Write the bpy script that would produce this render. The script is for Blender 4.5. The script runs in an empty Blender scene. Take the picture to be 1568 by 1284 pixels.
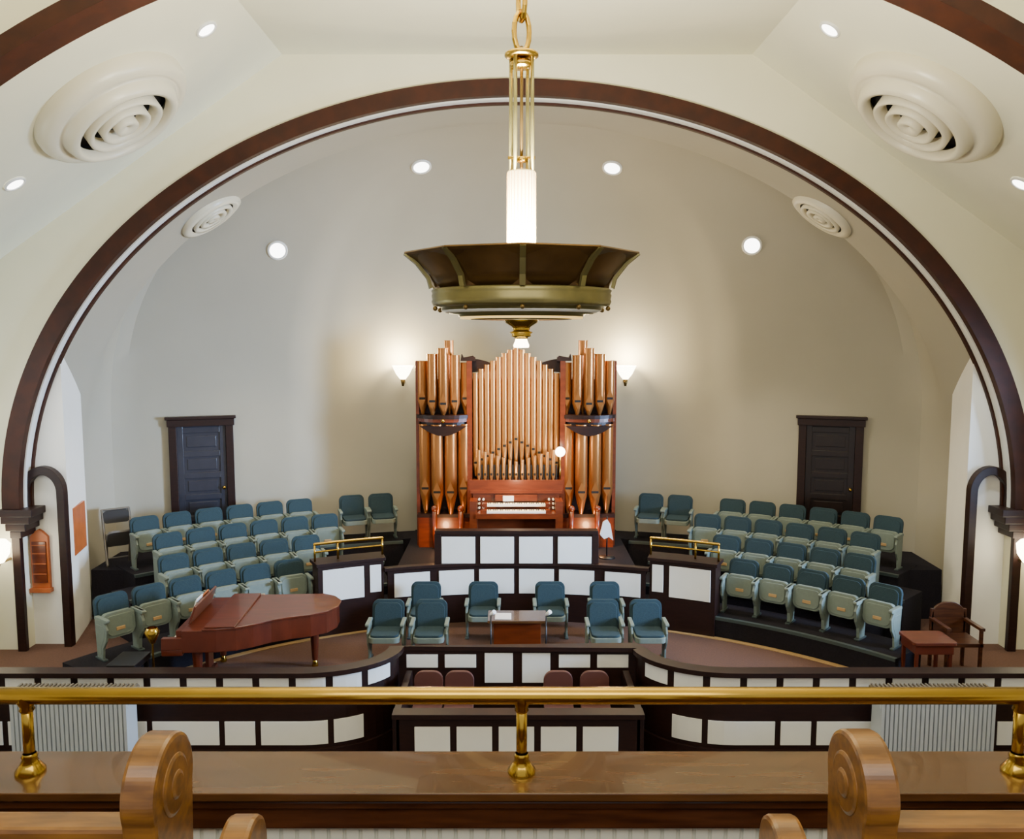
import bpy, bmesh, math, random
from mathutils import Vector, Matrix
random.seed(3)
pi=math.pi
def lin(h):
    h=h.lstrip('#'); c=[int(h[i:i+2],16)/255 for i in (0,2,4)]
    return [((x+0.055)/1.055)**2.4 if x>0.04045 else x/12.92 for x in c]+[1]
def mat(name,hexc,rough=0.5,metal=0.0,var=0.0,scale=8.0,stretch=(1,1,1),bump=0.0,emit=0.0,ecol=None,coat=0.0,hex2=None,spec=.5):
    m=bpy.data.materials.new(name); m.use_nodes=True
    nt=m.node_tree; b=nt.nodes['Principled BSDF']
    c=lin(hexc); b.inputs['Base Color'].default_value=c
    b.inputs['Roughness'].default_value=rough; b.inputs['Metallic'].default_value=metal
    b.inputs['Coat Weight'].default_value=coat; b.inputs['Specular IOR Level'].default_value=spec
    if emit>0:
        b.inputs['Emission Color'].default_value=lin(ecol or hexc); b.inputs['Emission Strength'].default_value=emit
    if var>0 or hex2 or bump>0:
        tc=nt.nodes.new('ShaderNodeTexCoord'); mp=nt.nodes.new('ShaderNodeMapping'); mp.inputs['Scale'].default_value=stretch
        nz=nt.nodes.new('ShaderNodeTexNoise'); nz.inputs['Scale'].default_value=scale; nz.inputs['Detail'].default_value=5
        nt.links.new(tc.outputs['Object'],mp.inputs[0]); nt.links.new(mp.outputs[0],nz.inputs['Vector'])
        if var>0 or hex2:
            r=nt.nodes.new('ShaderNodeValToRGB')
            c2=lin(hex2) if hex2 else [x*(1-var) for x in c[:3]]+[1]
            r.color_ramp.elements[0].position=0.35; r.color_ramp.elements[1].position=0.65
            r.color_ramp.elements[0].color=c2; r.color_ramp.elements[1].color=c
            nt.links.new(nz.outputs['Fac'],r.inputs[0]); nt.links.new(r.outputs[0],b.inputs['Base Color'])
        if bump>0:
            bp=nt.nodes.new('ShaderNodeBump'); bp.inputs['Strength'].default_value=bump; bp.inputs['Distance'].default_value=0.01
            nt.links.new(nz.outputs['Fac'],bp.inputs['Height']); nt.links.new(bp.outputs[0],b.inputs['Normal'])
    return m
M={}
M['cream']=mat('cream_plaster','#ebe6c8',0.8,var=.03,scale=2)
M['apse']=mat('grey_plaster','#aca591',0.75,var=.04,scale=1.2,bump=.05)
M['white']=mat('white_panel','#f6f3e8',0.6,var=.03,scale=3)
M['dark']=mat('dark_walnut','#27110a',0.45,var=.35,scale=6,stretch=(1,1,6),spec=.35)
M['arch']=mat('arch_wood','#3c1906',0.55,var=.4,scale=5,spec=.3)
M['carpet']=mat('dark_carpet','#1f1b20',0.95,var=.3,scale=40,bump=.3,spec=.2)
M['brown']=mat('brown_carpet','#5e4030',0.95,var=.2,scale=40,bump=.3)
M['teal']=mat('teal_fabric','#2e4046',0.95,var=.15,scale=60,bump=.2,spec=.3)
M['sage']=mat('sage_vinyl','#727d71',0.65,var=.08,scale=20)
M['tan']=mat('tan_label','#b08e5c',0.5)
M['metalg']=mat('seat_iron','#46514e',0.5,metal=.3)
M['brass']=mat('brass','#cfa741',0.2,metal=1.0,var=.12,scale=6)
M['brassd']=mat('old_brass','#7d6435',0.38,metal=.8,var=.25,scale=6)
M['olive']=mat('olive_bronze','#8d8350',0.3,metal=.65,var=.25,scale=4)
M['bowl']=mat('bowl_bronze','#74562e',0.3,metal=.7,var=.35,scale=4)
M['glass']=mat('glow_shade','#f5deb0',0.4,emit=1.3,ecol='#ffcf6c')
M['bulb']=mat('lamp_glow','#ffffff',0.4,emit=16,ecol='#fff0cc')
M['down']=mat('downlight_glow','#ffffff',0.4,emit=9,ecol='#fffdf5')
M['trimw']=mat('white_metal','#e8e6dc',0.4)
M['black']=mat('black_void','#0c0a09',0.8)
M['pipe']=mat('gilded_pipe','#c48145',0.28,metal=.8,var=.2,scale=3,stretch=(1,1,.3))
M['pipe2']=mat('gilded_pipe_pale','#d19555',0.28,metal=.75,var=.12,scale=3,stretch=(1,1,.3))
M['case']=mat('organ_case','#6e2f12',0.3,var=.3,scale=4,stretch=(1,1,5),coat=.2)
M['key']=mat('ivory_key','#f6efdd',0.4)
M['mahog']=mat('mahogany','#602815',0.3,var=.3,scale=3,stretch=(1,5,1),coat=.25)
M['oak']=mat('golden_oak','#86591f',0.32,hex2='#5f3c14',scale=5,stretch=(1,6,6),coat=.25)
M['ledge']=mat('ledge_wood','#5a3a1e',0.24,hex2='#482d16',scale=3,stretch=(1,8,8),coat=.3)
M['ledgef']=mat('ledge_face','#542e16',0.35,hex2='#331708',scale=3,stretch=(1,10,10),coat=.2)
M['bead']=mat('beadboard_paint','#d9dccb',0.6)
M['doorb']=mat('door_walnut','#20120b',0.35,var=.3,scale=4,stretch=(4,4,1))
M['doorlit']=mat('door_lit_sheen','#34343c',0.25,var=.15,scale=4)  # left leaf: bluish sheen of the window light put into the base colour
M['orange']=mat('orange_board','#b8602a',0.45,var=.2,scale=6)
M['rad']=mat('radiator_paint','#c6ccd0',0.45,metal=.2)
M['radt']=mat('radiator_top','#6d6454',0.6)
M['blk']=mat('black_lacquer','#151316',0.35)
M['paper']=mat('paper','#f2f0ea',0.8)
M['floor']=mat('nave_floor','#3a2a22',0.8,var=.2,scale=6)
M['brownch']=mat('brown_vinyl','#5a342c',0.5)
M['vent']=mat('vent_plaster','#ddd4b8',0.35)
M['chairb']=mat('chair_metal','#6d675e',0.4,metal=.5)

class B:
    def __init__(s,name): s.n=name; s.v=[]; s.f=[]; s.m=[]; s.mats=[]; s.T=Matrix.Identity(4); s.sm=[]
    def mi(s,k):
        if k not in s.mats: s.mats.append(k)
        return s.mats.index(k)
    def add(s,vs,fs,k,smooth=False):
        o=len(s.v); s.v+=[tuple(s.T@Vector(v)) for v in vs]; i=s.mi(k)
        for f in fs: s.f.append(tuple(a+o for a in f)); s.m.append(i); s.sm.append(smooth)
    def box(s,x0,x1,y0,y1,z0,z1,k,R=None):
        vs=[(x,y,z) for x in(x0,x1) for y in(y0,y1) for z in(z0,z1)]
        if R:
            c=Vector(((x0+x1)/2,(y0+y1)/2,(z0+z1)/2)); vs=[tuple(c+R@(Vector(v)-c)) for v in vs]
        s.add(vs,[(0,1,3,2),(4,6,7,5),(0,4,5,1),(2,3,7,6),(0,2,6,4),(1,5,7,3)],k)
    def cyl(s,p0,p1,r0,r1,k,n=12,caps=True):
        p0=Vector(p0);p1=Vector(p1); d=(p1-p0).normalized()
        a=d.orthogonal().normalized(); b=d.cross(a)
        vs=[];fs=[]
        for i in range(n):
            t=2*pi*i/n; o=a*math.cos(t)+b*math.sin(t); vs+=[tuple(p0+o*r0),tuple(p1+o*r1)]
        for i in range(n):
            j=(i+1)%n; fs.append((2*i,2*j,2*j+1,2*i+1))
        s.add(vs,fs,k,True)
        if caps:
            s.add([vs[2*i] for i in range(n)],[tuple(range(n))],k); s.add([vs[2*i+1] for i in range(n)],[tuple(reversed(range(n)))],k)
    def tube(s,pts,r,k,n=10):
        for a,b in zip(pts,pts[1:]): s.cyl(a,b,r,r,k,n,False)
        for p in (pts[0],pts[-1]): s.ball(p,r,k,n,6)
        for p in pts[1:-1]: s.ball(p,r,k,n,6)
    def ball(s,c,r,k,n=16,m=10,sz=1.0):
        s.lathe([(max(1e-4,r*math.cos(-pi/2+pi*i/m)),r*sz*math.sin(-pi/2+pi*i/m)) for i in range(m+1)],c,k,n)
    def lathe(s,prof,c,k,n=32,smooth=True,R=None,rot=0,a0=0,a1=2*pi):
        vs=[];fs=[];c=Vector(c);full=abs(a1-a0-2*pi)<1e-6;N=n if full else n+1
        for (r,z) in prof:
            for i in range(N):
                t=a0+(a1-a0)*i/n+rot; v=Vector((r*math.cos(t),r*math.sin(t),z))
                if R: v=R@v
                vs.append(tuple(c+v))
        for j in range(len(prof)-1):
            for i in range(n):
                i2=(i+1)%N if full else i+1
                fs.append((j*N+i,j*N+i2,(j+1)*N+i2,(j+1)*N+i))
        s.add(vs,fs,k,smooth)
    def prism(s,out,fn,d0,d1,k,smooth=False):
        n=len(out); vs=[fn(a,b,d0) for a,b in out]+[fn(a,b,d1) for a,b in out]
        s.add(vs,[tuple(range(n))],k); s.add(vs,[tuple(reversed(range(n,2*n)))],k)
        s.add(vs,[(i,(i+1)%n,(i+1)%n+n,i+n) for i in range(n)],k,smooth)
    def done(s,bevel=0,loc=None):
        me=bpy.data.meshes.new(s.n); me.from_pydata(s.v,[],s.f)
        for k in s.mats: me.materials.append(M[k])
        me.polygons.foreach_set('material_index',s.m); me.polygons.foreach_set('use_smooth',s.sm)
        me.update()
        bm=bmesh.new(); bm.from_mesh(me); bmesh.ops.remove_doubles(bm,verts=bm.verts,dist=1e-5)
        bmesh.ops.recalc_face_normals(bm,faces=bm.faces); bm.to_mesh(me); bm.free()
        ob=bpy.data.objects.new(s.n,me); bpy.context.collection.objects.link(ob)
        if loc: ob.location=loc
        if bevel>0:
            md=ob.modifiers.new('bevel','BEVEL'); md.width=bevel; md.segments=2; md.limit_method='ANGLE'; md.angle_limit=math.radians(40)
        return ob
def rrect(w,h,r,n=6,rb=None):
    rb=r if rb is None else rb
    o=[]
    for cx,cz,a,q in ((w/2-r,h-r,0,r),(-w/2+r,h-r,90,r),(-w/2+rb,rb,180,rb),(w/2-rb,rb,270,rb)):
        for i in range(n+1):
            t=math.radians(a+90*i/n); o.append((cx+q*math.cos(t),cz+q*math.sin(t)))
    return o
FL=-4.45      # stage floor
AY=11.5       # arch plane
Z0=-2.415
# ---------------- shell ----------------
def ell(a,b,n=96,z0=Z0): return [(a*math.cos(pi*i/n),z0+b*math.sin(pi*i/n)) for i in range(n+1)]
def band(bl,a,b,a2,b2,y0,y1,k,n=128):
    I=ell(a,b,n);O=ell(a2,b2,n); vs=[];fs=[]
    for (x,z),(X,Z) in zip(I,O): vs+=[(x,y0,z),(X,y0,Z),(X,y1,Z),(x,y1,z)]
    for i in range(n):
        for q in range(4): fs.append((4*i+q,4*i+(q+1)%4,4*(i+1)+(q+1)%4,4*(i+1)+q))
    bl.add(vs,fs,k,False)
def spandrel(name,y0,y1,a,b):
    w=B(name)
    n=128; I=ell(a,b,n); vs=[];fs=[]
    def outp(x,z):
        dx,dz=x,z-Z0
        s=1
        while s<4:
            X=dx*s;Z=Z0+dz*s
            lim=3.78 if abs(X)<3.13 else 3.78-.686*(abs(X)-3.13)
            if Z>lim or abs(X)>8.5: break
            s+=.002
        return X,Z
    for x,z in I:
        X,Z=outp(x,z); vs+=[(x,y0,z),(X,y0,Z),(X,y1,Z),(x,y1,z)]
    for i in range(n):
        for q in range(4): fs.append((4*i+q,4*i+(q+1)%4,4*(i+1)+(q+1)%4,4*(i+1)+q))
    w.add(vs,fs,'cream')
    for sg in (-1,1):
        x0,x1=sorted((sg*a,sg*8.5)); w.box(x0,x1,y0,y1,-5.4,Z0+.001,'cream')
    return w.done()
spandrel('wall_proscenium',AY,AY+.22,7.0,5.65)
spandrel('wall_nave_arch',6.86,7.08,6.98,5.76)
t=B('trim_proscenium_arch'); band(t,6.95,5.6,7.19,5.82,AY-.07,AY+.04,'arch'); t.done()
t=B('trim_arch_inner'); band(t,6.90,5.55,6.99,5.64,AY+.17,AY+.24,'arch'); t.done()
t=B('trim_arch_reveal'); band(t,6.93,5.58,7.0,5.66,AY+.04,AY+.17,'trimw'); t.done()
t=B('trim_nave_arch'); band(t,6.93,5.70,7.09,5.84,6.8,7.12,'arch'); t.done()
c=B('ceiling')
prof=[(-8.5,.05),(-3.13,3.73),(3.13,3.73),(8.5,.05)]
prof2=[(x*1.0,z+.12) for x,z in prof]
for (a,b),(a2,b2) in zip(zip(prof,prof[1:]),zip(prof2,prof2[1:])):
    vs=[(a[0],-1,a[1]),(b[0],-1,b[1]),(b2[0],-1,b2[1]),(a2[0],-1,a2[1])]; vs+=[(x,11.52,z) for x,_,z in vs]
    c.add(vs,[(0,1,5,4),(1,2,6,5),(2,3,7,6),(3,0,4,7),(0,3,2,1),(4,5,6,7)],'cream')
c.done()
for sg,nm in((-1,'left'),(1,'right')):
    w=B('wall_'+nm); x0,x1=sorted((sg*8.5,sg*8.65)); w.box(x0,x1,-1,11.8,-5.4,.15,'cream'); w.done()
f=B('floor'); f.box(-8.6,8.6,3.1,16.5,-5.5,-5.4,'floor'); f.done()
# apse : barrel vault that ends in a flattened half dome
half=[(-6.98,AY+.22),(-6.98,12.3),(-6.98,12.8),(-6.95,13.3),(-6.9,13.6),(-6.8,13.9),(-6.6,14.05),(-3.95,15.0),(-3.7,15.18),(-2.9,15.5),(-1.5,15.8),(0,15.87)]
plan=half+[(-x,y) for x,y in reversed(half[:-1])]
def resamp(p,step):
    o=[p[0]]
    for a,b in zip(p,p[1:]):
        L=math.dist(a,b); n=max(1,int(round(L/step)))
        o+=[(a[0]+(b[0]-a[0])*i/n,a[1]+(b[1]-a[1])*i/n) for i in range(1,n+1)]
    return o
pl=resamp(plan,.22)
w=B('wall_apse'); vs=[];fs=[];NV=56
YC=13.0
def domept(P,v):
    bl=min(1,max(0,(P[1]-12.9)/1.3)); bl=bl*bl*(3-2*bl); z0=Z0+bl*1.1; n=2+.4*bl
    th=v*pi/2
    cx=max(0,math.cos(th))**(2/n); sx=math.sin(th)**(2/n)
    ay=min(P[1],YC); zt=3.22
    return (P[0]*cx,ay+(P[1]-ay)*cx,z0+(zt-z0)*sx)
for P in pl:
    vs.append((P[0],P[1],-5.4))
    for j in range(NV+1): vs.append(domept(P,j/NV))
N=NV+2
for i in range(len(pl)-1):
    for j in range(N-1): fs.append((i*N+j,i*N+j+1,(i+1)*N+j+1,(i+1)*N+j))
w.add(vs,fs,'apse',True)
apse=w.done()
md=apse.modifiers.new('es','EDGE_SPLIT'); md.split_angle=math.radians(20)
# wings
for sg,nm in((-1,'left'),(1,'right')):
    w=B('wall_wing_'+nm)
    w.prism([(sg*7.15,AY+.22),(sg*6.42,AY+.22),(sg*6.72,12.8),(sg*7.15,12.8)],lambda a,b,d:(a,b,d),FL,1.2,'white')
    w.done()
    t=B('trim_wing_'+nm)
    xc=sg*6.72; r=.27; zc=-2.2
    yy0,yy1=AY+.1,AY+.22
    def arcb(r0,r1,a0,a1,n=20):
        for i in range(n):
            A=math.radians(a0+(a1-a0)*i/n);Bq=math.radians(a0+(a1-a0)*(i+1)/n)
            pts=[(xc+r0*math.cos(A),zc+r0*1.25*math.sin(A)),(xc+r1*math.cos(A),zc+r1*1.2*math.sin(A)),(xc+r1*math.cos(Bq),zc+r1*1.2*math.sin(Bq)),(xc+r0*math.cos(Bq),zc+r0*1.25*math.sin(Bq))]
            t.prism(pts,lambda a,b,d:(a,d,b),yy0,yy1,'dark')
    arcb(.2,.31,0,180)
    xi=xc-sg*.255; t.box(min(xi-.055,xi+.055),max(xi-.055,xi+.055),yy0,yy1,-4.5,zc,'dark')
    xo=xc+sg*.255; t.box(xo-.055,xo+.055,yy0,yy1,-2.45,zc,'dark')
    xo=sg*7.02; t.box(xo-.06,xo+.06,AY-.08,AY,-4.5,-2.5,'dark')
    for k,(hw,za,zb) in enumerate([(.24,-2.5,-2.4),(.2,-2.6,-2.5),(.14,-2.7,-2.6),(.08,-2.8,-2.7)]):
        t.box(sg*6.98-hw,sg*6.98+hw,AY-.14,AY+.22,za,zb,'dark')
    t.done(.008)
# ---------------- doors ----------------
def door(name,P0,P1,leaf,sg):
    d=B(name); a=Vector((P1[0]-P0[0],P1[1]-P0[1],0)).normalized(); ctr=sg*5.5
    s=(ctr-P0[0])/a.x; o=Vector((P0[0]+a.x*s,P0[1]+a.y*s,-3.65))
    nrm=Vector((a.y,-a.x,0)); 
    if nrm.y>0:nrm=-nrm
    d.T=Matrix.Translation(o)@Matrix(((a.x,-nrm.x,0,0),(a.y,-nrm.y,0,0),(0,0,1,0),(0,0,0,1)))
    d.box(-.53,-.4,-.1,.02,0,2.12,'dark'); d.box(.4,.53,-.1,.02,0,2.12,'dark')
    d.box(-.55,.55,-.12,.02,2.1,2.22,'dark'); d.box(-.58,.58,-.14,.02,2.22,2.27,'dark')
    d.box(-.4,.4,-.03,.02,0,2.1,leaf)
    for x in(-.4,.3): d.box(x,x+.1,-.055,-.03,0,2.1,leaf)
    for z in (0,.42,.8,1.18,1.56,1.98): d.box(-.3,.3,-.055,-.03,z,z+.1,leaf)
    for z in (.1,.52,.9,1.28,1.68): d.box(-.24,.24,-.045,-.03,z+.05,z+.24,leaf)
    d.ball((.35,-.1,1.0),.03,'brass'); d.cyl((.35,-.055,1),(.35,-.1,1),.012,.012,'brass')
    return d.done(.006)
door('door_1',(-6.6,14.05),(-3.95,15.0),'doorlit',-1)
door('door_2',(3.95,15.0),(6.6,14.05),'doorb',1)
# ---------------- stage floors ----------------
CY=6.5
s=B('stage_floor'); s.box(-8.4,-1.5,10.32,11.9,FL-.1,FL,'brown'); s.box(-8.4,-2.7,9.52,10.32,FL-.1,FL,'brown'); s.box(2.7,8.4,9.52,10.32,FL-.1,FL,'brown')
s.box(1.5,8.4,10.32,11.9,FL-.1,FL,'brown'); s.box(-1.5,1.5,10.32,11.9,FL-.1,FL,'brown'); s.box(-6.8,6.8,11.9,13.8,FL-.1,FL,'brown')
for sg in(-1,1):
    s.prism([(sg*2.69,10.33),(sg*1.54,10.33),(sg*1.75,9.95),(sg*2.1,9.66),(sg*2.69,9.53)],lambda a,b,d:(a,b,d),FL-.1,FL,'brown')
s.done()
def tier(name,r0,r1,z,ph0,ph1,zb,k='carpet'):
    b=B(name); n=40
    def strip(prof,kk):
        vs=[];fs=[]
        for i in range(n+1):
            u=math.radians(ph0+(ph1-ph0)*i/n)
            for r,zz in prof: vs.append((r*math.sin(u),CY+r*math.cos(u),zz))
        for i in range(n):
            for q in range(4): fs.append((4*i+q,4*i+(q+1)%4,4*(i+1)+(q+1)%4,4*(i+1)+q))
        fs+= [(0,1,2,3),(4*n,4*n+3,4*n+2,4*n+1)]
        b.add(vs,fs,kk)
    strip(((r0,zb),(r0,z),(r1,z),(r1,zb)),k)
    strip(((r0-.012,z-.035),(r0-.012,z+.008),(r0+.05,z+.008),(r0+.05,z-.035)),'metalg')
    if z<-4.1: strip(((r0-.1,zb-.02),(r0-.1,zb+.012),(r0-.01,zb+.012),(r0-.01,zb-.02)),'tan')
    return b
ends=[6.24,6.94,7.64,8.34,8.85]
zs=[-4.15,-3.98,-3.81,-3.65]
lims=[(57,51.5),(45,45),(47,47),(44.5,44.5)]
for i in range(4):
    for sg in(-1,1):
        lim=lims[i][0 if sg<0 else 1]
        tier('choir_riser',ends[i],ends[i+1]+(.0 if i<3 else .3),zs[i],sg*(17 if i<3 else 14),sg*lim,FL).done()
s=B('organ_platform')
s.box(-1.9,1.9,12.76,15.5,FL,-3.65,'carpet'); s.done()
s=B('stage_back_floor')
for sg in(-1,1):
    s.prism([(sg*3.6,14.2),(sg*5.4,13.3),(sg*6.1,12.8),(sg*6.7,12.8),(sg*6.75,13.9),(sg*3.95,14.95),(sg*1.8,15.5),(sg*1.8,14.9)],lambda a,b,d:(a,b,d),FL,-3.66,'carpet')
s.done()
# ---------------- ribbons along a path ----------------
class Path:
    def __init__(s,pts):
        s.p=[Vector((x,y)) for x,y in pts]; s.L=[0]
        for a,b in zip(s.p,s.p[1:]): s.L.append(s.L[-1]+(b-a).length)
    def at(s,t):
        t=max(0,min(s.L[-1],t))
        for i in range(len(s.p)-1):
            if t<=s.L[i+1]+1e-9:
                a,b=s.p[i],s.p[i+1]; u=(t-s.L[i])/(s.L[i+1]-s.L[i]); d=(b-a).normalized()
                return a+(b-a)*u, Vector((d.y,-d.x))
    def ribbon(s,bl,t0,t1,z0,z1,o0,o1,k):
        ts=[t0]+[l for l in s.L if t0+1e-4<l<t1-1e-4]+[t1]; vs=[];fs=[]
        for i,t in enumerate(ts):
            p,n=s.at(min(max(t,t0+1e-5),t1-1e-5))
            for o,z in((o0,z0),(o1,z0),(o1,z1),(o0,z1)):
                q=p+n*o; vs.append((q.x,q.y,z))
        m=len(ts)
        for i in range(m-1):
            for q in range(4): fs.append((4*i+q,4*i+(q+1)%4,4*(i+1)+(q+1)%4,4*(i+1)+q))
        fs+=[(0,1,2,3),(4*m-4,4*m-1,4*m-2,4*m-3)]
        bl.add(vs,fs,k)
pts=[(-8.4,9.5),(-2.6,9.5)]+[(-2.6+1.08*math.sin(pi/2*i/12),10.3-.8*math.cos(pi/2*i/12)) for i in range(1,13)]
pts2=pts+[(-x,y) for x,y in reversed(pts)]
P=Path(pts2); Lt=P.L[-1]; Ls=P.L[1]; La=P.L[len(pts)-1]
w=B('stage_front_paneling')
P.ribbon(w,0,Lt,-5.4,-4.0,-.06,0,'dark')
P.ribbon(w,0,Lt,-4.0,-3.94,-.12,.07,'dark')
P.ribbon(w,0,Lt,-5.4,-4.9,0,.04,'dark')
pitch=.43
def both(t0,t1,z0,z1):
    P.ribbon(w,t0,t1,z0,z1,0,.012,'white'); P.ribbon(w,Lt-t1,Lt-t0,z0,z1,0,.012,'white')
tt=Ls-.03-pitch*13
while tt+pitch<La:
    if tt>0: both(tt,tt+.345,-4.21,-4.02)
    tt+=pitch
tt=Ls-.03-pitch*13; k=0
while tt<La-.3:
    wd=.79 if k%2==0 else .36
    if tt+wd<La: both(tt,tt+wd,-4.85,-4.56)
    tt+=wd+.07; k+=1
for x0,x1 in((-1.42,-1.02),(-.93,-.53)):
    both(La+(1.52+x0),La+(1.52+x1),-4.22,-4.05)
both(La+1.52-.42,La+1.52-.06,-4.42,-4.03)
w.done(.004)
w=B('pulpit_parapet')
w.box(-1.38,1.38,9.0,9.08,-5.4,-4.28,'dark'); w.box(-1.42,1.42,8.95,9.13,-4.28,-4.22,'dark')
for sg in(-1,1): 
    w.box(sg*1.38-.04,sg*1.38+.04,9.0,10.25,-5.4,-4.24,'dark')
x=-1.17
for wd in(.36,.36,.36,.36,.36):
    w.box(x,x+.4,8.985,9.0,-4.7,-4.38,'white'); x+=.475
w.done(.004)
s=B('pulpit_platform'); s.box(-1.33,1.33,9.09,10.24,-5.4,-4.95,'brown'); s.done()
pb=[(6.2*math.sin(math.radians(a)),CY+6.2*math.cos(math.radians(a))) for a in range(-29,30,1)]
P=Path(pb); w=B('choir_rail_paneling'); L=P.L[-1]; mid=L/2
P.ribbon(w,mid-2.0,mid+2.0,FL,-3.55,-.04,0,'dark'); P.ribbon(w,mid-2.05,mid+2.05,-3.55,-3.5,-.07,.05,'dark')
for i in (0,5):
    t=mid-1.93+i*.655
    P.ribbon(w,t+.03,t+.58,-3.98,-3.61,0,.012,'white')
for i in range(4):
    t=mid-1.24+i*.625
    P.ribbon(w,t+.03,t+.575,-4.0,-3.61,0,.02,'white')
for sg in(-1,1):
    a,b=sorted((mid+sg*2.06,mid+sg*3.05)); P.ribbon(w,a,b,FL,-3.38,-.3,.0,'dark'); P.ribbon(w,a-.03,b+.03,-3.38,-3.33,-.34,.04,'dark')
    a,b=sorted((mid+sg*2.36,mid+sg*2.98)); P.ribbon(w,a,b,-3.92,-3.44,0,.012,'white')
    a,b=sorted((mid+sg*2.1,mid+sg*2.27)); P.ribbon(w,a,b,-3.86,-3.44,0,.012,'white')
w.box(-1.22,1.22,12.62,12.715,-3.55,-3.04,'dark'); w.box(-1.26,1.26,12.58,12.75,-3.04,-2.98,'dark')
for sg in(-1,1): w.box(sg*1.22-.05,sg*1.22+.05,12.6,12.74,FL,-3.04,'dark')
for i in range(4):
    x=-1.19+i*.6; w.box(x+.03,x+.55,12.6,12.62,-3.5,-3.08,'white')
w.done(.004)
for sg in(-1,1):
    b=B('brass_guard_rail'); t0,t1=mid+sg*2.05,mid+sg*3.05
    pp=[]
    for u in(0,.33,.66,1):
        p,n=P.at(t0+(t1-t0)*u); pp.append((p.x-n.x*.15,p.y-n.y*.15))
    b.tube([(x,y,-3.07) for x,y in pp],.022,'brass'); b.tube([(x,y,-3.19) for x,y in pp],.014,'brass')
    for x,y in (pp[0],pp[2],pp[3]): b.cyl((x,y,-3.33),(x,y,-3.07),.016,.016,'brass')
    b.done()
# ---------------- seats ----------------
def seat_mesh(down=False):
    b=B('theater_seat')
    Rt=Matrix.Rotation(math.radians(-10),4,'X')
    b.T=Matrix.Translation((0,.14,.33))@Rt
    o=rrect(.49,.52,.1); b.prism(o,lambda a,z,d:(a,d,z),-.03,.03,'teal')
    o=rrect(.42,.43,.09); b.prism([(x,z+.045) for x,z in o],lambda a,z,d:(a,d,z),-.055,-.03,'teal')
    if not down:
        b.T=Matrix.Translation((0,-.0,.27))@Matrix.Rotation(math.radians(-6),4,'X')
        b.prism(rrect(.46,.36,.08,rb=.11),lambda a,z,d:(a,d,z),-.05,.04,'sage')
        b.prism([(x,z+.03) for x,z in rrect(.38,.29,.06,rb=.09)],lambda a,z,d:(a,d,z),-.065,-.05,'sage')
        b.box(-.065,.065,-.077,-.06,.10,.15,'tan')
    else:
        b.T=Matrix.Identity(4)
        b.prism([(x,z) for x,z in rrect(.46,.46,.08)],lambda a,z,d:(a,z-.34,d),.36,.44,'sage')
        b.prism([(x,z+.02) for x,z in rrect(.42,.42,.08)],lambda a,z,d:(a,z-.34,d),.44,.475,'teal')
    b.T=Matrix.Identity(4)
    for sg in(-1,1):
        x=sg*.26
        b.prism(rrect(.34,.05,.024),lambda a,z,d:(d,a-.05,.56+z),x-.03,x+.03,'sage')
        b.prism([(.1,0),(.14,.56),(-.12,.56),(-.2,.46),(-.17,.3),(-.08,.18),(-.06,0)],lambda a,z,d:(d,a,z),x-.016,x+.016,'sage')
        b.prism([(.06,.08),(.09,.5),(-.1,.5),(-.15,.42),(-.12,.32),(-.04,.2),(-.03,.08)],lambda a,z,d:(d,a,z),x-.02,x+.02,'sage')
        b.box(x-.03,x+.03,-.12,.14,0,.03,'metalg')
    ob=b.done(.008); return ob
base=seat_mesh(); basd=seat_mesh(True)
first={0:True,1:True}; SC=.93
def put(x,y,z,rot,down=False,sc=SC):
    src=basd if down else base
    key=1 if down else 0
    if first[key]: ob=src; first[key]=False
    else:
        ob=src.copy(); bpy.context.collection.objects.link(ob)
    ob.location=(x,y,z); ob.rotation_euler=(0,0,rot); ob.scale=(sc*.98,sc,sc)
spec=[(6.6,-4.15,[30.6+4.3*i for i in range(6)],5),(7.3,-3.98,[27.0+3.9*i for i in range(5)],5),(8.0,-3.81,[23.6+3.55*i for i in range(6)],6),(8.7,-3.65,[25.6+3.3*i for i in range(6)],6),(8.7,-3.65,[16.2,19.6],2)]
for r,z,A,nr in spec:
    for j,a in enumerate(A):
        for sg in(-1,1):
            if sg>0 and j>=nr: continue
            u=math.radians(a)*sg
            put(r*math.sin(u),CY+r*math.cos(u),z,-u,down=(a<20))
for x in(-1.36,-.5,.5,1.32): put(x,12.0,FL,0,True)
for x in(-1.8,-1.2,1.2,1.8): put(x,11.15,FL,0,True)
# ---------------- organ ----------------
o=B('pipe_organ'); OY=14.3; OB=-3.65
def pipe(x,y,z0,z1,r,foot=.28,k='pipe',mouth=True):
    o.cyl((x,y,z0),(x,y,z0+foot),r*.3,r,k,16,False); o.cyl((x,y,z0+foot),(x,y,z1),r,r,k,16,False)
    o.cyl((x,y,z1-.012),(x,y,z1),r*1.06,r*1.06,k,16,False); o.cyl((x,y,z1-.02),(x,y,z1-.005),r*.9,r*.9,'black',16)
    if mouth:
        o.box(x-r*.55,x+r*.55,y-r*1.03,y-r*.5,z0+foot+.02,z0+foot+.06,'black')
        o.prism([(x-r*.6,z0+foot+.06),(x+r*.6,z0+foot+.06),(x,z0+foot+.22)],lambda a,z,d:(a,d,z),y-r*1.05,y-r*.6,k)
        o.prism([(x-r*.6,z0+foot+.02),(x+r*.6,z0+foot+.02),(x,z0+foot-.1)],lambda a,z,d:(a,d,z),y-r*1.04,y-r*.5,k)
o.box(-1.66,1.66,OY+.25,OY+.6,OB,-.75,'dark')
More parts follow.
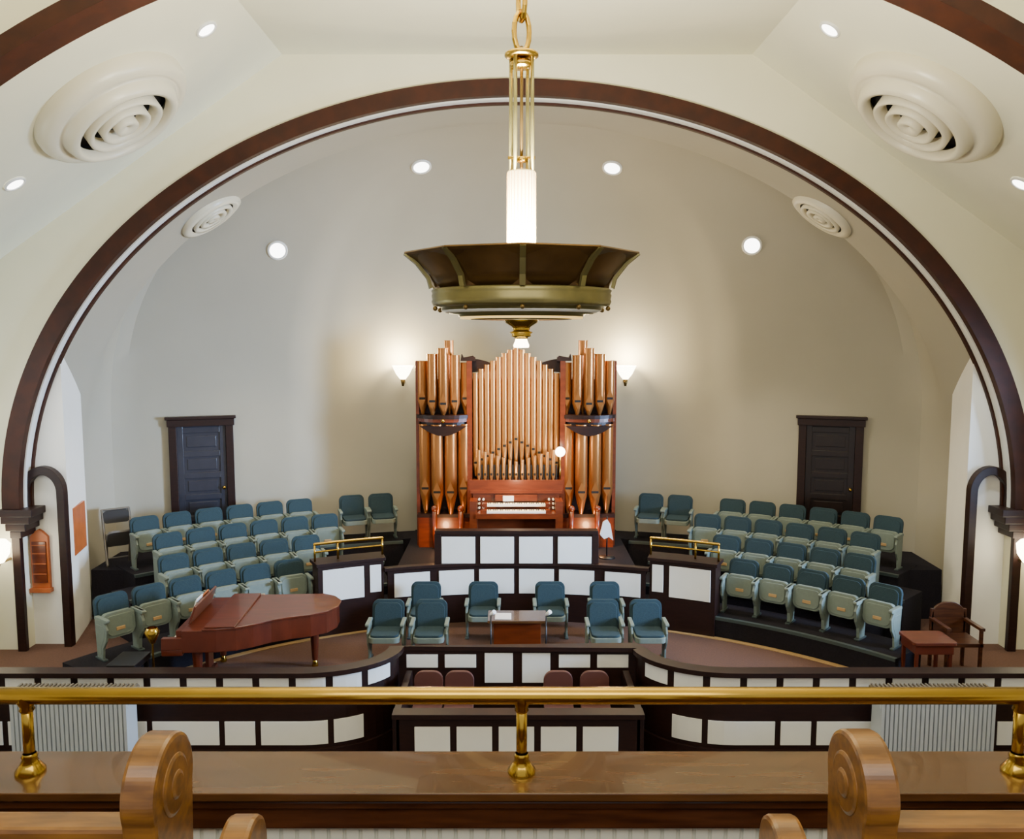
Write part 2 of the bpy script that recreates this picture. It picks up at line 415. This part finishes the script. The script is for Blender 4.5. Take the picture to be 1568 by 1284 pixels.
for sg in(-1,1):
    cx=sg*1.24
    o.box(cx-.45,cx+.45,OY-.12,OY+.3,OB,-3.12,'case')
    o.box(cx-.47,cx+.47,OY-.15,OY+.3,-3.12,-3.06,'dark')
    arc4=[(-.33,-.02),(-.115,-.12),(.115,-.12),(.33,-.02)]
    for i,(dx,dy) in enumerate(arc4): pipe(cx+dx,OY+dy,-3.06,-1.5,.108,foot=.36+.05*(i in(0,3)))
    for j,(zz,rr,kk) in enumerate([(-1.52,.42,'dark'),(-1.46,.47,'case'),(-1.4,.49,'dark')]):
        pr=[(cx+rr*math.cos(pi+pi*i/16),OY+.06+rr*.62*math.sin(pi+pi*i/16)) for i in range(17)]
        o.prism([(cx-rr,OY+.25)]+pr+[(cx+rr,OY+.25)],lambda a,b,d:(a,b,d),zz,zz+.06,kk)
    o.prism([(cx-.4,-1.52)]+[(cx-.4+.8*i/12,-1.52-.17*math.sin(pi*i/12)) for i in range(1,12)]+[(cx+.4,-1.52)],lambda a,b,d:(a,d,b),OY-.26,OY-.2,'dark')
    o.ball((cx,OY-.27,-1.43),.035,'brass')
    arc=[(-.37,.02),(-.19,-.09),(0,-.13),(.19,-.09),(.37,.02)]
    hs=[-.42,-.3,-.2,-.32,-.45] if sg<0 else [-.45,-.32,-.2,-.3,-.42]
    for i,(dx,dy) in enumerate(arc): pipe(cx+dx,OY+dy,-1.34,hs[i],.09,foot=.16+.04*abs(i-2))
    pipe(cx-sg*.08,OY+.14,-1.34,-.07,.08,mouth=False)
    o.box(sg*.8-.045,sg*.8+.045,OY-.1,OY+.3,OB,-.42,'case')
    o.box(sg*1.7-.03,sg*1.7+.03,OY,OY+.35,OB,-.42,'case')
    o.prism([(sg*.7,-.36),(sg*.74,-.33),(sg*.9,-.36),(sg*.93,-.3),(sg*.95,-.42),(sg*.7,-.42)],lambda a,b,d:(a,d,b),OY-.1,OY+.05,'dark')
n=15
for i in range(n):
    x=-.7+1.4*i/(n-1); u=abs(i-7)/7
    top=-.17-.40*u-.06*u*u; z0=-2.42
    pipe(x,OY-.02+.05*u,z0,top,.0475,foot=.62-.42*u+.0,k='pipe2')
for sg in(-1,1):
    o.prism([(sg*.76,-.38)]+[(sg*(.76-.5*i/8),-.38+.05*math.sin(pi*i/8)-.14*math.sin(pi*i/16)) for i in range(1,9)]+[(sg*.28,-.58),(sg*.76,-.62)],lambda a,b,d:(a,d,b),OY+.06,OY+.1,'dark')
for i in range(13):
    x=-.64+1.28*i/12; u=abs(i-6)/6
    pipe(x,OY-.14,-2.5,-2.14+.2*u,.032,foot=.1,k='pipe2')
    o.box(x+.04,x+.066,OY-.15,OY-.12,-2.5,-2.2,'black')
o.box(-.78,.78,OY-.22,OY+.25,-2.56,-2.48,'case')
o.box(-.78,.78,OY-.12,OY+.25,OB,-2.56,'case')
c0=13.55
o.box(-.72,.72,c0+.15,OY-.1,OB,-2.6,'case'); o.box(-.76,.76,c0+.1,OY-.1,-2.6,-2.55,'case')
for sg in(-1,1): o.box(sg*.7-.06,sg*.7+.06,c0-.2,c0+.3,OB,-2.68,'case')
o.box(-.66,.66,c0-.22,c0+.2,-2.96,-2.88,'case')
for kk,(yy,zz) in enumerate([(c0-.2,-2.875),(c0-.06,-2.79)]):
    o.box(-.48,.48,yy,yy+.15,zz,zz+.035,'key'); o.box(-.55,-.48,yy,yy+.15,zz-.02,zz+.05,'case'); o.box(.48,.55,yy,yy+.15,zz-.02,zz+.05,'case')
    for i in range(34):
        if i%7 in(2,6): continue
        x=-.48+i*.96/34+.02; o.box(x,x+.013,yy+.06,yy+.15,zz+.035,zz+.047,'black')
for sg in(-1,1):
    for a in range(3):
        for bb in range(2): o.cyl((sg*(.58)+.035*(bb-.5)*2,c0+.14,-2.84+.07*a),(sg*(.58)+.035*(bb-.5)*2,c0+.08,-2.84+.07*a),.018,.018,'key',10)
o.box(-.35,.35,c0+.1,c0+.15,-2.73,-2.62,'case'); o.box(-.22,-.04,c0+.08,c0+.1,-2.73,-2.64,'paper')
o.box(-.78,.78,c0+.13,c0+.16,-2.56,-2.38,'case')
o.ball((.74,c0+.3,-1.93),.085,'bulb'); o.cyl((.74,c0+.3,-2.55),(.74,c0+.3,-2.0),.012,.012,'brass')
for sg in(-.95,.95,-1.4,1.4): o.cyl((sg,OY-.22,OB+.02),(sg,OY-.22,-2.95),.045,.045,'case'); o.ball((sg,OY-.22,-2.95),.06,'case')
o.done()
b=B('organ_bench'); b.box(-.5,.5,12.98,13.22,-3.2,-3.15,'case'); b.box(-.46,-.4,13.0,13.2,-3.65,-3.2,'case'); b.box(.4,.46,13.0,13.2,-3.65,-3.2,'case'); b.done(.01)
b=B('white_banner_stand'); b.cyl((1.5,13.5,-3.65),(1.5,13.5,-2.95),.012,.012,'blk',8); b.lathe([(0,0),(.14,0),(.12,.02),(.01,.03)],(1.5,13.5,-3.65),'blk',16)
b.prism([(1.38,-3.25),(1.45,-3.33),(1.53,-3.29),(1.6,-3.35),(1.55,-3.08),(1.5,-3.0),(1.43,-3.04)],lambda a,c,d:(a,d,c),13.46,13.49,'paper'); b.done()
for x in(-2.09,2.03):
    b=B('wall_sconce'); y=15.4
    b.lathe([(.0,-.14),(.05,-.13),(.12,-.04),(.19,.1),(.2,.12),(.18,.1),(.11,-.02),(.0,-.1)],(x,y,-.66),'bulb',24)
    b.cyl((x,y,-.92),(x,y,-.78),.02,.05,'brassd'); b.cyl((x,y,-.84),(x,y+.3,-.84),.015,.015,'brassd'); b.done()
    l=bpy.data.lights.new('sconce_light','POINT'); l.energy=150; l.color=(1,.82,.5); l.shadow_soft_size=.1
    lo=bpy.data.objects.new('sconce_light',l); lo.location=(x,y-.1,-.42); bpy.context.collection.objects.link(lo)
for x in(-7.15,7.05):
    b=B('pier_sconce'); b.lathe([(.0,-.16),(.08,-.15),(.15,-.04),(.17,.1),(.12,.16),(0.0,.17)],(x,AY-.3,-2.95),'bulb',24)
    b.cyl((x,AY-.3,-3.18),(x,AY-.3,-3.08),.02,.05,'brassd'); b.cyl((x,AY-.3,-3.12),(x,AY,-3.12),.02,.02,'brassd'); b.done()
# ---------------- chandelier ----------------
CH=(0,6.3)
b=B('chandelier'); c0=(CH[0],CH[1],0)
b.lathe([(.40,.50),(.66,.50),(.80,.535),(.87,.575),(.885,.59),(.88,.60),(.80,.565),(.7,.54),(.40,.53)],c0,'bowl',10,False,rot=pi/10)
b.lathe([(.875,.6),(.79,.53),(.71,.45),(.67,.38),(.66,.34)],c0,'bowl',10,False,rot=pi/10)
b.lathe([(.84,.585),(.70,.44),(.64,.34),(.1,.33)],c0,'bowl',40)
prof=[(.66,.345),(.675,.335),(.665,.315),(.672,.30),(.665,.27),(.672,.255),(.66,.225),(.645,.215),(.6,.21),(.6,.19),(.54,.185),(.54,.165),(.47,.16),(.47,.145),(.38,.14),(.38,.125),(.28,.12),(.12,.12)]
for a_,b_ in zip(prof,prof[1:]): b.lathe([a_,b_],c0,'olive',64)
b.lathe([(.58,.205),(.60,.19),(.56,.172),(.3,.170)],c0,'trimw',48)
b.lathe([(.46,.15),(.46,.13),(.3,.128)],c0,'glass',48)
b.lathe([(.13,.125),(.12,.1),(.07,.07),(.06,.04),(.09,.03),(.05,.0),(.05,-.02)],c0,'brass',32)
b.lathe([(.04,0),(.045,-.03),(.06,-.07),(.055,-.085),(0.001,-.087)],c0,'bulb',24)
b.lathe([(.07,.02),(.075,.0),(.05,-.01)],c0,'brass',24)
for i in range(10):
    t=2*pi*i/10+pi/10
    R=Matrix.Rotation(t,3,'Z')
    pr=[(.868,.59),(.78,.52),(.70,.42),(.682,.35)]
    for (r1,z1),(r2,z2) in zip(pr,pr[1:]):
        vs=[R@Vector((r,w,z)) for r,z in((r1,z1),(r2,z2)) for w in(-.02,.02)]+[R@Vector((r+.02,w,z-.01)) for r,z in((r1,z1),(r2,z2)) for w in(-.02,.02)]
        vs=[(v.x+CH[0],v.y+CH[1],v.z) for v in vs]
        b.add(vs,[(0,1,3,2),(4,6,7,5),(0,4,5,1),(2,3,7,6),(0,2,6,4),(1,5,7,3)],'olive')
    b.ball((CH[0]+.66*math.cos(t),CH[1]+.66*math.sin(t),.2),.018,'brassd',8,6)
b.lathe([(.02,.33),(.105,.40),(.105,1.2),(.1,1.21),(.02,1.215)],c0,'glass',32)
b.lathe([(.108,.62),(.112,.61),(.112,.6)],c0,'brass',32)
for i in range(24):
    t=2*pi*i/24; x=CH[0]+.106*math.cos(t); y=CH[1]+.106*math.sin(t); b.cyl((x,y,.5),(x,y,1.2),.004,.004,'tan',4,False)
for i in range(4):
    t=pi/4+2*pi*i/4+.25; x=.09*math.cos(t); y=CH[1]+.09*math.sin(t)
    b.cyl((x,y,1.18),(x,y,2.04),.014,.014,'olive',8); 
b.cyl((0,CH[1],1.2),(0,CH[1],2.1),.012,.012,'brassd',8)
b.lathe([(.0,1.27),(.05,1.28),(.05,1.31),(0,1.32)],c0,'brass',24); b.cyl((-.1,CH[1],1.31),(.1,CH[1],1.31),.012,.012,'brass')
b.lathe([(0,2.01),(.1,2.015),(.125,2.03),(.125,2.045),(.1,2.06),(.0,2.07)],c0,'brass',32)
b.lathe([(0,1.94),(.08,1.95),(.09,1.97),(.08,1.99),(.0,2.0)],c0,'brass',32)
for i in range(8):
    z=2.1+i*.22; R=Matrix.Rotation(pi/2*(i%2)+.4,3,'Z')
    pts=[]
    for j in range(17):
        a=2*pi*j/16; v=R@Vector((.06*math.sin(a),0,.14*math.cos(a))); pts.append((v.x,CH[1]+v.y,z+.1+v.z))
    b.tube(pts,.02,'brass',6)
b.lathe([(0,3.62),(.12,3.66),(.18,3.73)],c0,'brass',24)
b.done()
# ---------------- ceiling vents and downlights ----------------
th=math.atan(.686)
for sg in(-1,1):
    nd=Vector((-sg*math.sin(th),0,-math.cos(th)))
    xa=Vector((math.cos(th),0,-sg*math.sin(th))); ya=nd.cross(xa)
    R=Matrix((xa,ya,nd)).transposed()
    def onp(X,y): return (sg*X,y,3.73-.686*(X-3.13))
    b=B('ceiling_vent')
    pv=[(.92,0),(.915,.08),(.88,.15),(.82,.19),(.76,.19),(.71,.17)]
    b.lathe(pv,onp(4.7,9.93),'vent',64,R=R)
    b.lathe([(.71,.17),(.70,.2),(.67,.29),(.62,.32),(.57,.3),(.56,.2)],onp(4.7,9.93),'vent',64,R=R)
    b.lathe([(.66,.1),(.0,.1)],onp(4.7,9.93),'black',48,R=R)
    for r0,r1,h in((.46,.38,.3),(.3,.22,.31),(.14,.0,.32)):
        b.lathe([(r0,h-.14),(r0,h),(r0-.03,h+.015),(max(r1,.001),h-.03),(max(r1,.001),h-.14)],onp(4.7,9.93),'vent',48,R=R)
    b.done()
    for X,y in((3.53,9.8),(5.95,10.06)):
        b=B('ceiling_downlight'); b.lathe([(.13,0),(.13,.02),(.105,.025),(.1,.01)],onp(X,y),'trimw',24,R=R); b.lathe([(.105,.012),(0,.012)],onp(X,y),'down',24,R=R); b.done()
def apse_fix(i,v,kind):
    P0=pl[i]; p=Vector(domept(P0,v)); e=1e-2
    du=Vector(domept(pl[min(i+1,len(pl)-1)],v))-Vector(domept(pl[max(i-1,0)],v)); dv=Vector(domept(P0,v+e))-Vector(domept(P0,v-e))
    n=du.cross(dv).normalized()
    if n.dot(Vector((0,13,-2))-p)<0: n=-n
    xa=du.normalized(); ya=n.cross(xa); R=Matrix((xa,ya,n)).transposed()
    if kind=='light':
        b=B('apse_downlight'); b.lathe([(.17,-.01),(.17,.025),(.14,.03),(.13,.015)],p,'trimw',24,R=R); b.lathe([(.14,.018),(0,.018)],p,'down',24,R=R); b.done()
    else:
        b=B('apse_vent'); b.lathe([(.5,-.06),(.5,.05),(.42,.08),(.36,.05)],p,'vent',40,R=R); b.lathe([(.4,.03),(0,.03)],p,'black',32,R=R)
        for r0,r1 in((.33,.27),(.22,.15),(.1,0.001)): b.lathe([(r0,.03),(r0,.09),(r1,.08),(r1,.03)],p,'vent',32,R=R)
        b.done()
# fixtures mounted on the apse vault: nearest vault sample to each measured sight line
def find(px,py):
    best=None
    tht=math.radians(5.71)
    for i,Pn in enumerate(pl):
        for j in range(10,198):
            p=domept(Pn,j/200); X=p[0]+.07;d=p[1];z=p[2]
            fw=d*math.cos(tht)-z*math.sin(tht); up=d*math.sin(tht)+z*math.cos(tht)
            e=math.hypot(800+1300*X/fw-px,655-1300*up/fw-py)
            if best is None or e<best[0]: best=(e,i,j/200,p)
    return best
for q,kd in [((657,260),'light'),((959,259),'light'),((431,388),'light'),((1174,384),'light')]:
    r=find(*q); apse_fix(r[1],r[2],kd)
r=find(1286,338)
apse_fix(r[1],r[2],'vent'); apse_fix(len(pl)-1-r[1],r[2],'vent')
# ---------------- piano ----------------
p=B('grand_piano'); S=.92
p.T=Matrix.Translation((-4.25,9.85,FL))@Matrix.Rotation(math.radians(3),4,'Z')@Matrix.Scale(S,4)
out=[(0.15,0),(.6,0),(.85,.05),(1.05,.17),(1.25,.33),(1.5,.45),(1.75,.53),(1.95,.66),(2.06,.88),(2.06,1.12),(1.95,1.32),(1.78,1.43),(1.6,1.45),(.15,1.45)]
p.prism(out,lambda a,b,d:(a,b,d),.64,.94,'mahog')
lid=[(.42,-.02),(.6,-.02),(.86,.03),(1.07,.15),(1.27,.31),(1.52,.43),(1.77,.51),(1.97,.64),(2.09,.87),(2.09,1.13),(1.97,1.34),(1.79,1.46),(.42,1.46)]
p.prism(lid,lambda a,b,d:(a,b,d),.94,.97,'mahog')
p.box(.45,.85,.0,1.45,.972,.995,'mahog')
p.box(-.12,.15,0,1.45,.6,.68,'mahog'); p.box(-.12,.2,0,.08,.68,.84,'mahog'); p.box(-.12,.2,1.37,1.45,.68,.84,'mahog')
p.box(-.1,.05,.1,1.35,.68,.71,'key')
for i in range(36):
    if i%7 in(2,6): continue
    p.box(-.03,.06,.1+i*.0347+.02,.1+i*.0347+.034,.71,.725,'black')
p.box(.05,.15,.08,1.37,.68,.92,'mahog')
R=Matrix.Rotation(math.radians(20),3,'Y')
p.box(.2,.23,.25,1.2,.94,1.2,'mahog',R)
p.box(.17,.19,.45,.7,.98,1.24,'paper',R); p.box(.17,.19,.75,.98,.98,1.22,'orange',R)
for lx,ly in((.3,.15),(.3,1.3),(1.7,1.05)):
    p.cyl((lx,ly,.64),(lx,ly,.1),.075,.045,'mahog',8); p.cyl((lx,ly,.1),(lx,ly,.005),.03,.05,'brass',10)
p.box(.25,.3,.62,.84,.15,.64,'mahog'); p.box(.15,.35,.6,.86,.1,.16,'mahog')
p.done(.01)
b=B('piano_bench'); b.box(-4.95,-4.6,9.65,10.1,FL+.44,FL+.52,'blk'); 
for x in(-4.92,-4.67):
    for y in(9.68,10.03): b.box(x,x+.05,y,y+.05,FL,FL+.44,'blk')
b.done(.01)
b=B('brass_floor_lamp'); b.lathe([(0,0),(.12,.0),(.12,.02),(.03,.05),(.015,.1),(.012,.75),(.02,.77)],(-4.42,9.75,FL),'brass',20)
b.lathe([(.03,.76),(.05,.8),(.09,.9),(.06,.95)],(-4.42,9.75,FL),'brass',20); b.done()
b=B('folding_chair'); b.T=Matrix.Translation((-6.38,13.1,-3.66))@Matrix.Rotation(math.radians(35),4,'Z')@Matrix.Rotation(math.radians(-12),4,'X')
for sg in(-1,1):
    b.tube([(sg*.2,-.12,.02),(sg*.2,.02,.9)],.02,'chairb',6); b.tube([(sg*.17,.16,.05),(sg*.17,-.1,.5)],.018,'chairb',6)
b.tube([(-.2,.02,.9),(.2,.02,.9)],.02,'chairb',6); b.tube([(-.17,.12,.12),(.17,.12,.12)],.014,'chairb',6)
b.prism([(a,c+.68) for a,c in rrect(.38,.2,.05)],lambda a,c,d:(a,d,c),-.02,.01,'blk')
b.prism([(a,c-.2) for a,c in rrect(.36,.36,.06)],lambda a,c,d:(a,c*.8-.1,d-c*.6),.4,.43,'chairb')
b.done()
b=B('hymn_board'); yb=AY+.219
b.box(-6.97,-6.71,yb-.05,yb,-3.6,-2.85,'orange'); b.prism([(-6.97,-2.85),(-6.71,-2.85),(-6.79,-2.77),(-6.84,-2.74),(-6.89,-2.77)],lambda a,c,d:(a,d,c),yb-.05,yb,'orange')
b.box(-6.94,-6.74,yb-.065,yb-.05,-3.52,-2.92,'case'); b.box(-6.985,-6.69,yb-.1,yb,-3.66,-3.6,'orange')
for z in(-3.4,-3.25,-3.1,-2.98): b.box(-6.94,-6.74,yb-.075,yb-.065,z,z+.015,'orange')
b.done(.004)
b=B('wall_plaque'); b.prism([(-6.47,11.95),(-6.61,12.55),(-6.65,12.54),(-6.51,11.94)],lambda a,c,d:(a+.0,c,d),-3.2,-2.5,'orange'); b.done()
b=B('side_table'); x,y=5.2,10.0
b.prism(rrect(.55,.45,.05),lambda a,c,d:(x+a,y+c,d),FL+.62,FL+.66,'mahog'); b.box(x-.24,x+.24,y+.03,y+.42,FL+.5,FL+.62,'mahog')
for sx in(-.23,.19):
    for sy in(.04,.38): b.box(x+sx,x+sx+.04,y+sy,y+sy+.04,FL,FL+.5,'mahog')
b.done(.005)
b=B('wooden_armchair'); x,y=5.82,10.7
b.box(x-.25,x+.25,y-.22,y+.25,FL+.42,FL+.47,'ledgef')
for sx in(-.24,.2):
    b.box(x+sx,x+sx+.04,y-.22,y-.18,FL,FL+.66,'ledgef'); b.box(x+sx,x+sx+.04,y+.2,y+.24,FL,FL+.8,'ledgef'); b.box(x+sx-.01,x+sx+.05,y-.24,y+.24,FL+.64,FL+.68,'ledgef')
b.prism([(px_,pz+.47) for px_,pz in rrect(.46,.42,.2,8,.03)],lambda a,c,d:(x+a,d,FL+c),y+.2,y+.24,'ledgef'); b.done(.005)
b=B('conductor_lectern'); b.box(-.32,.32,10.9,11.2,FL,FL+.62,'case'); b.box(-.4,.4,10.82,11.25,FL+.62,FL+.66,'ledge')
b.box(-.3,-.08,10.86,11.1,FL+.66,FL+.675,'paper'); b.done(.006)
for x in(-.35,.38):
    b=B('microphone_stand'); b.lathe([(0,0),(.13,0),(.12,.02),(.01,.03)],(x,10.65,FL),'blk',16); b.cyl((x,10.65,FL),(x,10.65,FL+.8),.01,.01,'blk',8)
    b.cyl((x,10.65,FL+.8),(x+.05,10.6,FL+.86),.02,.03,'paper',10); b.done()
for x in(-1.1,-.72,.5,.95):
    b=B('pulpit_chair'); z=-4.95;y=9.75
    b.box(x-.18,x+.18,y-.2,y+.18,z+.42,z+.48,'brownch')
    b.prism([(a+0,c+.5) for a,c in rrect(.36,.34,.12,6,.05)],lambda a,c,d:(x+a,d,z+c),y+.15,y+.2,'brownch')
    for sx in(-.17,.14):
        b.box(x+sx,x+sx+.03,y-.19,y-.16,z,z+.42,'case'); b.box(x+sx,x+sx+.03,y+.16,y+.19,z,z+.6,'case')
    b.done(.008)
for x0,x1 in((-5.75,-4.42),(4.1,5.4)):
    b=B('cast_iron_radiator'); n=26
    for i in range(n):
        x=x0+(x1-x0)*(i+.5)/n
        b.prism(rrect(.26,.86,.05),lambda a,c,d:(d,9.15+a,-4.92+c),x-.018,x+.018,'rad')
    b.box(x0,x1,9.05,9.25,-4.8,-4.76,'rad'); b.box(x0,x1,9.05,9.25,-4.2,-4.16,'rad')
    for x in(x0+.02,x1-.06): b.box(x,x+.04,9.04,9.26,-5.4,-4.85,'rad')
    b.box(x0-.03,x1+.03,9.0,9.3,-4.05,-4.02,'radt')
    for i in range(28): x=x0+(x1-x0)*i/27; b.box(x-.01,x+.01,9.0,9.3,-4.02,-4.0,'radt')
    b.done()
# ---------------- balcony ----------------
b=B('balcony_parapet')
b.box(-4,4,2.66,2.95,-1.56,-1.53,'ledge'); b.box(-4,4,2.70,2.9,-1.68,-1.56,'ledgef'); b.box(-4,4,2.685,2.7,-1.6,-1.575,'ledgef')
b.box(-4,4,2.73,2.88,-2.6,-1.68,'bead')
x=-4
while x<4: b.box(x,x+.045,2.722,2.73,-2.6,-1.68,'bead'); x+=.055
b.done(.004)
b=B('brass_hand_rail')
b.cyl((-4,2.8,-1.25),(4,2.8,-1.25),.03,.03,'brass',24)
for x in(-1.77,-.036,1.71):
    b.cyl((x,2.8,-1.53),(x,2.8,-1.25),.019,.019,'brass',16)
    b.lathe([(.05,0),(.05,.01),(.035,.03),(.024,.05),(.028,.06),(.022,.07)],(x,2.8,-1.53),'brass',24)
    b.lathe([(.019,-.06),(.026,-.05),(.022,-.04),(.032,-.02),(.03,.0)],(x,2.8,-1.25),'brass',24)
b.done()
b=B('balcony_floor'); b.box(-4,4,-1,2.73,-2.7,-2.6,'brown'); b.done()
def pew(name,xe,w,y0,ztop,dirx,length,dep=.27):
    b=B(name)
    r=dep/2; cy=y0+r
    out=[(cy+r*math.cos(math.radians(a)),ztop-r+r*math.sin(math.radians(a))) for a in range(-20,201,4)]
    out+=[(y0+.02,ztop-.45),(y0-.35,ztop-.55),(y0-.42,-2.6),(y0+dep,-2.6),(y0+dep-.02,ztop-.4)]
    b.prism(out,lambda a,c,d:(d,a,c),xe,xe+w,'oak',False)
    for sd in(xe-.006,xe+w+.006):
        b.cyl((xe+w/2,cy,ztop-r),(sd,cy,ztop-r),r*.62,r*.62,'oak',32); 
        b.cyl((xe+w/2,cy,ztop-r),(sd+(.006 if sd>xe else -.006),cy,ztop-r),r*.3,r*.3,'oak',24)
    x0,x1=(xe-length,xe) if dirx<0 else (xe+w,xe+w+length)
    zb=ztop-.21
    b.box(x0,x1,y0+.05,y0+.14,zb-.05,zb,'oak'); b.box(x0,x1,y0+.08,y0+.11,-2.2,zb-.05,'oak'); b.box(x0,x1,y0-.35,y0+.08,-2.2,-2.16,'oak')
    b.done(.012)
pew('church_pew',-1.06,.09,1.98,-1.055,-1,2.5)
pew('church_pew',.82,.09,1.98,-1.05,1,2.5)
b=B('church_pew')
for xe in(-.78,.57):
    r=.1;y0=1.85;zt=-1.19;cy=y0+r
    out=[(cy+r*math.cos(math.radians(a)),zt-r+r*math.sin(math.radians(a))) for a in range(-20,201,5)]+[(y0,-1.6),(y0-.35,-1.75),(y0-.4,-2.6),(y0+.22,-2.6),(y0+.2,-1.6)]
    b.prism(out,lambda a,c,d:(d,a,c),xe,xe+.075,'oak')
b.box(-.72,.59,1.92,1.95,-2.2,-1.46,'oak'); b.box(-.72,.59,1.5,1.92,-2.2,-2.16,'oak'); b.done(.012)
# ---------------- lights ----------------
def aim(loc,tgt): return (Vector(tgt)-Vector(loc)).to_track_quat('-Z','Y').to_euler()
def area(name,loc,rot,sx,sy,e,col,spread=180):
    l=bpy.data.lights.new(name,'AREA'); l.shape='RECTANGLE'; l.size=sx;l.size_y=sy;l.energy=e;l.color=col; l.spread=math.radians(spread)
    ob=bpy.data.objects.new(name,l); ob.location=loc; ob.rotation_euler=rot; bpy.context.collection.objects.link(ob)
area('rear_fill_light',(0,-.6,2.6),aim((0,-.6,2.6),(0,11,-3)),7,2.5,240,(1,.94,.84))  # added fill from above and behind the camera, no fixture there
area('window_light_right',(8.2,9.0,-1.4),aim((8.2,9.0,-1.4),(-6,13.6,-2.0)),1.6,2.2,480,(.42,.62,1),70)
area('left_fill_light',(-8.2,9.2,-1.2),aim((-8.2,9.2,-1.2),(5,14,-1.6)),2.5,3,70,(.9,.95,1),120)  # added weaker mirror of the right window light, brightens the right wall
area('chandelier_uplight',(0,6.3,.66),(pi,0,0),.9,.9,820,(1,.96,.83))
def pt(name,loc,e,col,r=.1):
    l=bpy.data.lights.new(name,'POINT'); l.energy=e;l.color=col;l.shadow_soft_size=r
    ob=bpy.data.objects.new(name,l); ob.location=loc; bpy.context.collection.objects.link(ob)
for a in range(3): pt('chandelier_lamp',(CH[0]+.4*math.cos(a*2*pi/3+.7),CH[1]+.4*math.sin(a*2*pi/3+.7),.68),55,(1,.9,.66),.12)
for x in(-1.25,1.25): pt('organ_base_lamp',(x,13.75,-3.35),22,(1,.5,.2),.06)
pt('music_desk_lamp',(0,13.35,-2.35),14,(1,.75,.45),.08)
def spot(name,loc,tgt,e,col,ang):
    l=bpy.data.lights.new(name,'SPOT'); l.energy=e;l.color=col;l.spot_size=math.radians(ang);l.spot_blend=.6;l.shadow_soft_size=.15
    ob=bpy.data.objects.new(name,l); ob.location=loc; ob.rotation_euler=aim(loc,tgt); bpy.context.collection.objects.link(ob)
for x,y,z,tx,ty in((-1.5,13.2,2.2,-1,13.2),(1.5,13.2,2.2,1,13.2),(-3.7,13.0,1.2,-4,12.5),(3.7,13.0,1.2,4,12.5)):
    spot('apse_spot',(x,y,z),(tx,ty,-4),320,(1,.88,.68),100)
spot('organ_spot',(-1,11.95,2.6),(0,14.3,-2.2),2900,(1,.72,.38),32)
spot('organ_spot',(1,11.95,2.6),(0,14.3,-2.2),900,(1,.72,.38),32)
spot('pier_spot',(5.9,9.9,1.6),(6.6,11.9,-3),300,(.8,.9,1),40)
spot('pier_spot',(-5.9,9.9,1.6),(-6.6,11.9,-3),260,(.95,.95,1),40)
W=bpy.data.worlds.new('World'); bpy.context.scene.world=W; W.use_nodes=True
W.node_tree.nodes['Background'].inputs[0].default_value=(.95,.95,1,1); W.node_tree.nodes['Background'].inputs[1].default_value=.65
cam=bpy.data.cameras.new('camera'); co=bpy.data.objects.new('camera',cam); bpy.context.collection.objects.link(co)
co.location=(-.07,0,0); co.rotation_euler=(math.radians(90-5.71),0,0); cam.sensor_width=36; cam.lens=29.25; cam.clip_start=.05
bpy.context.scene.camera=co
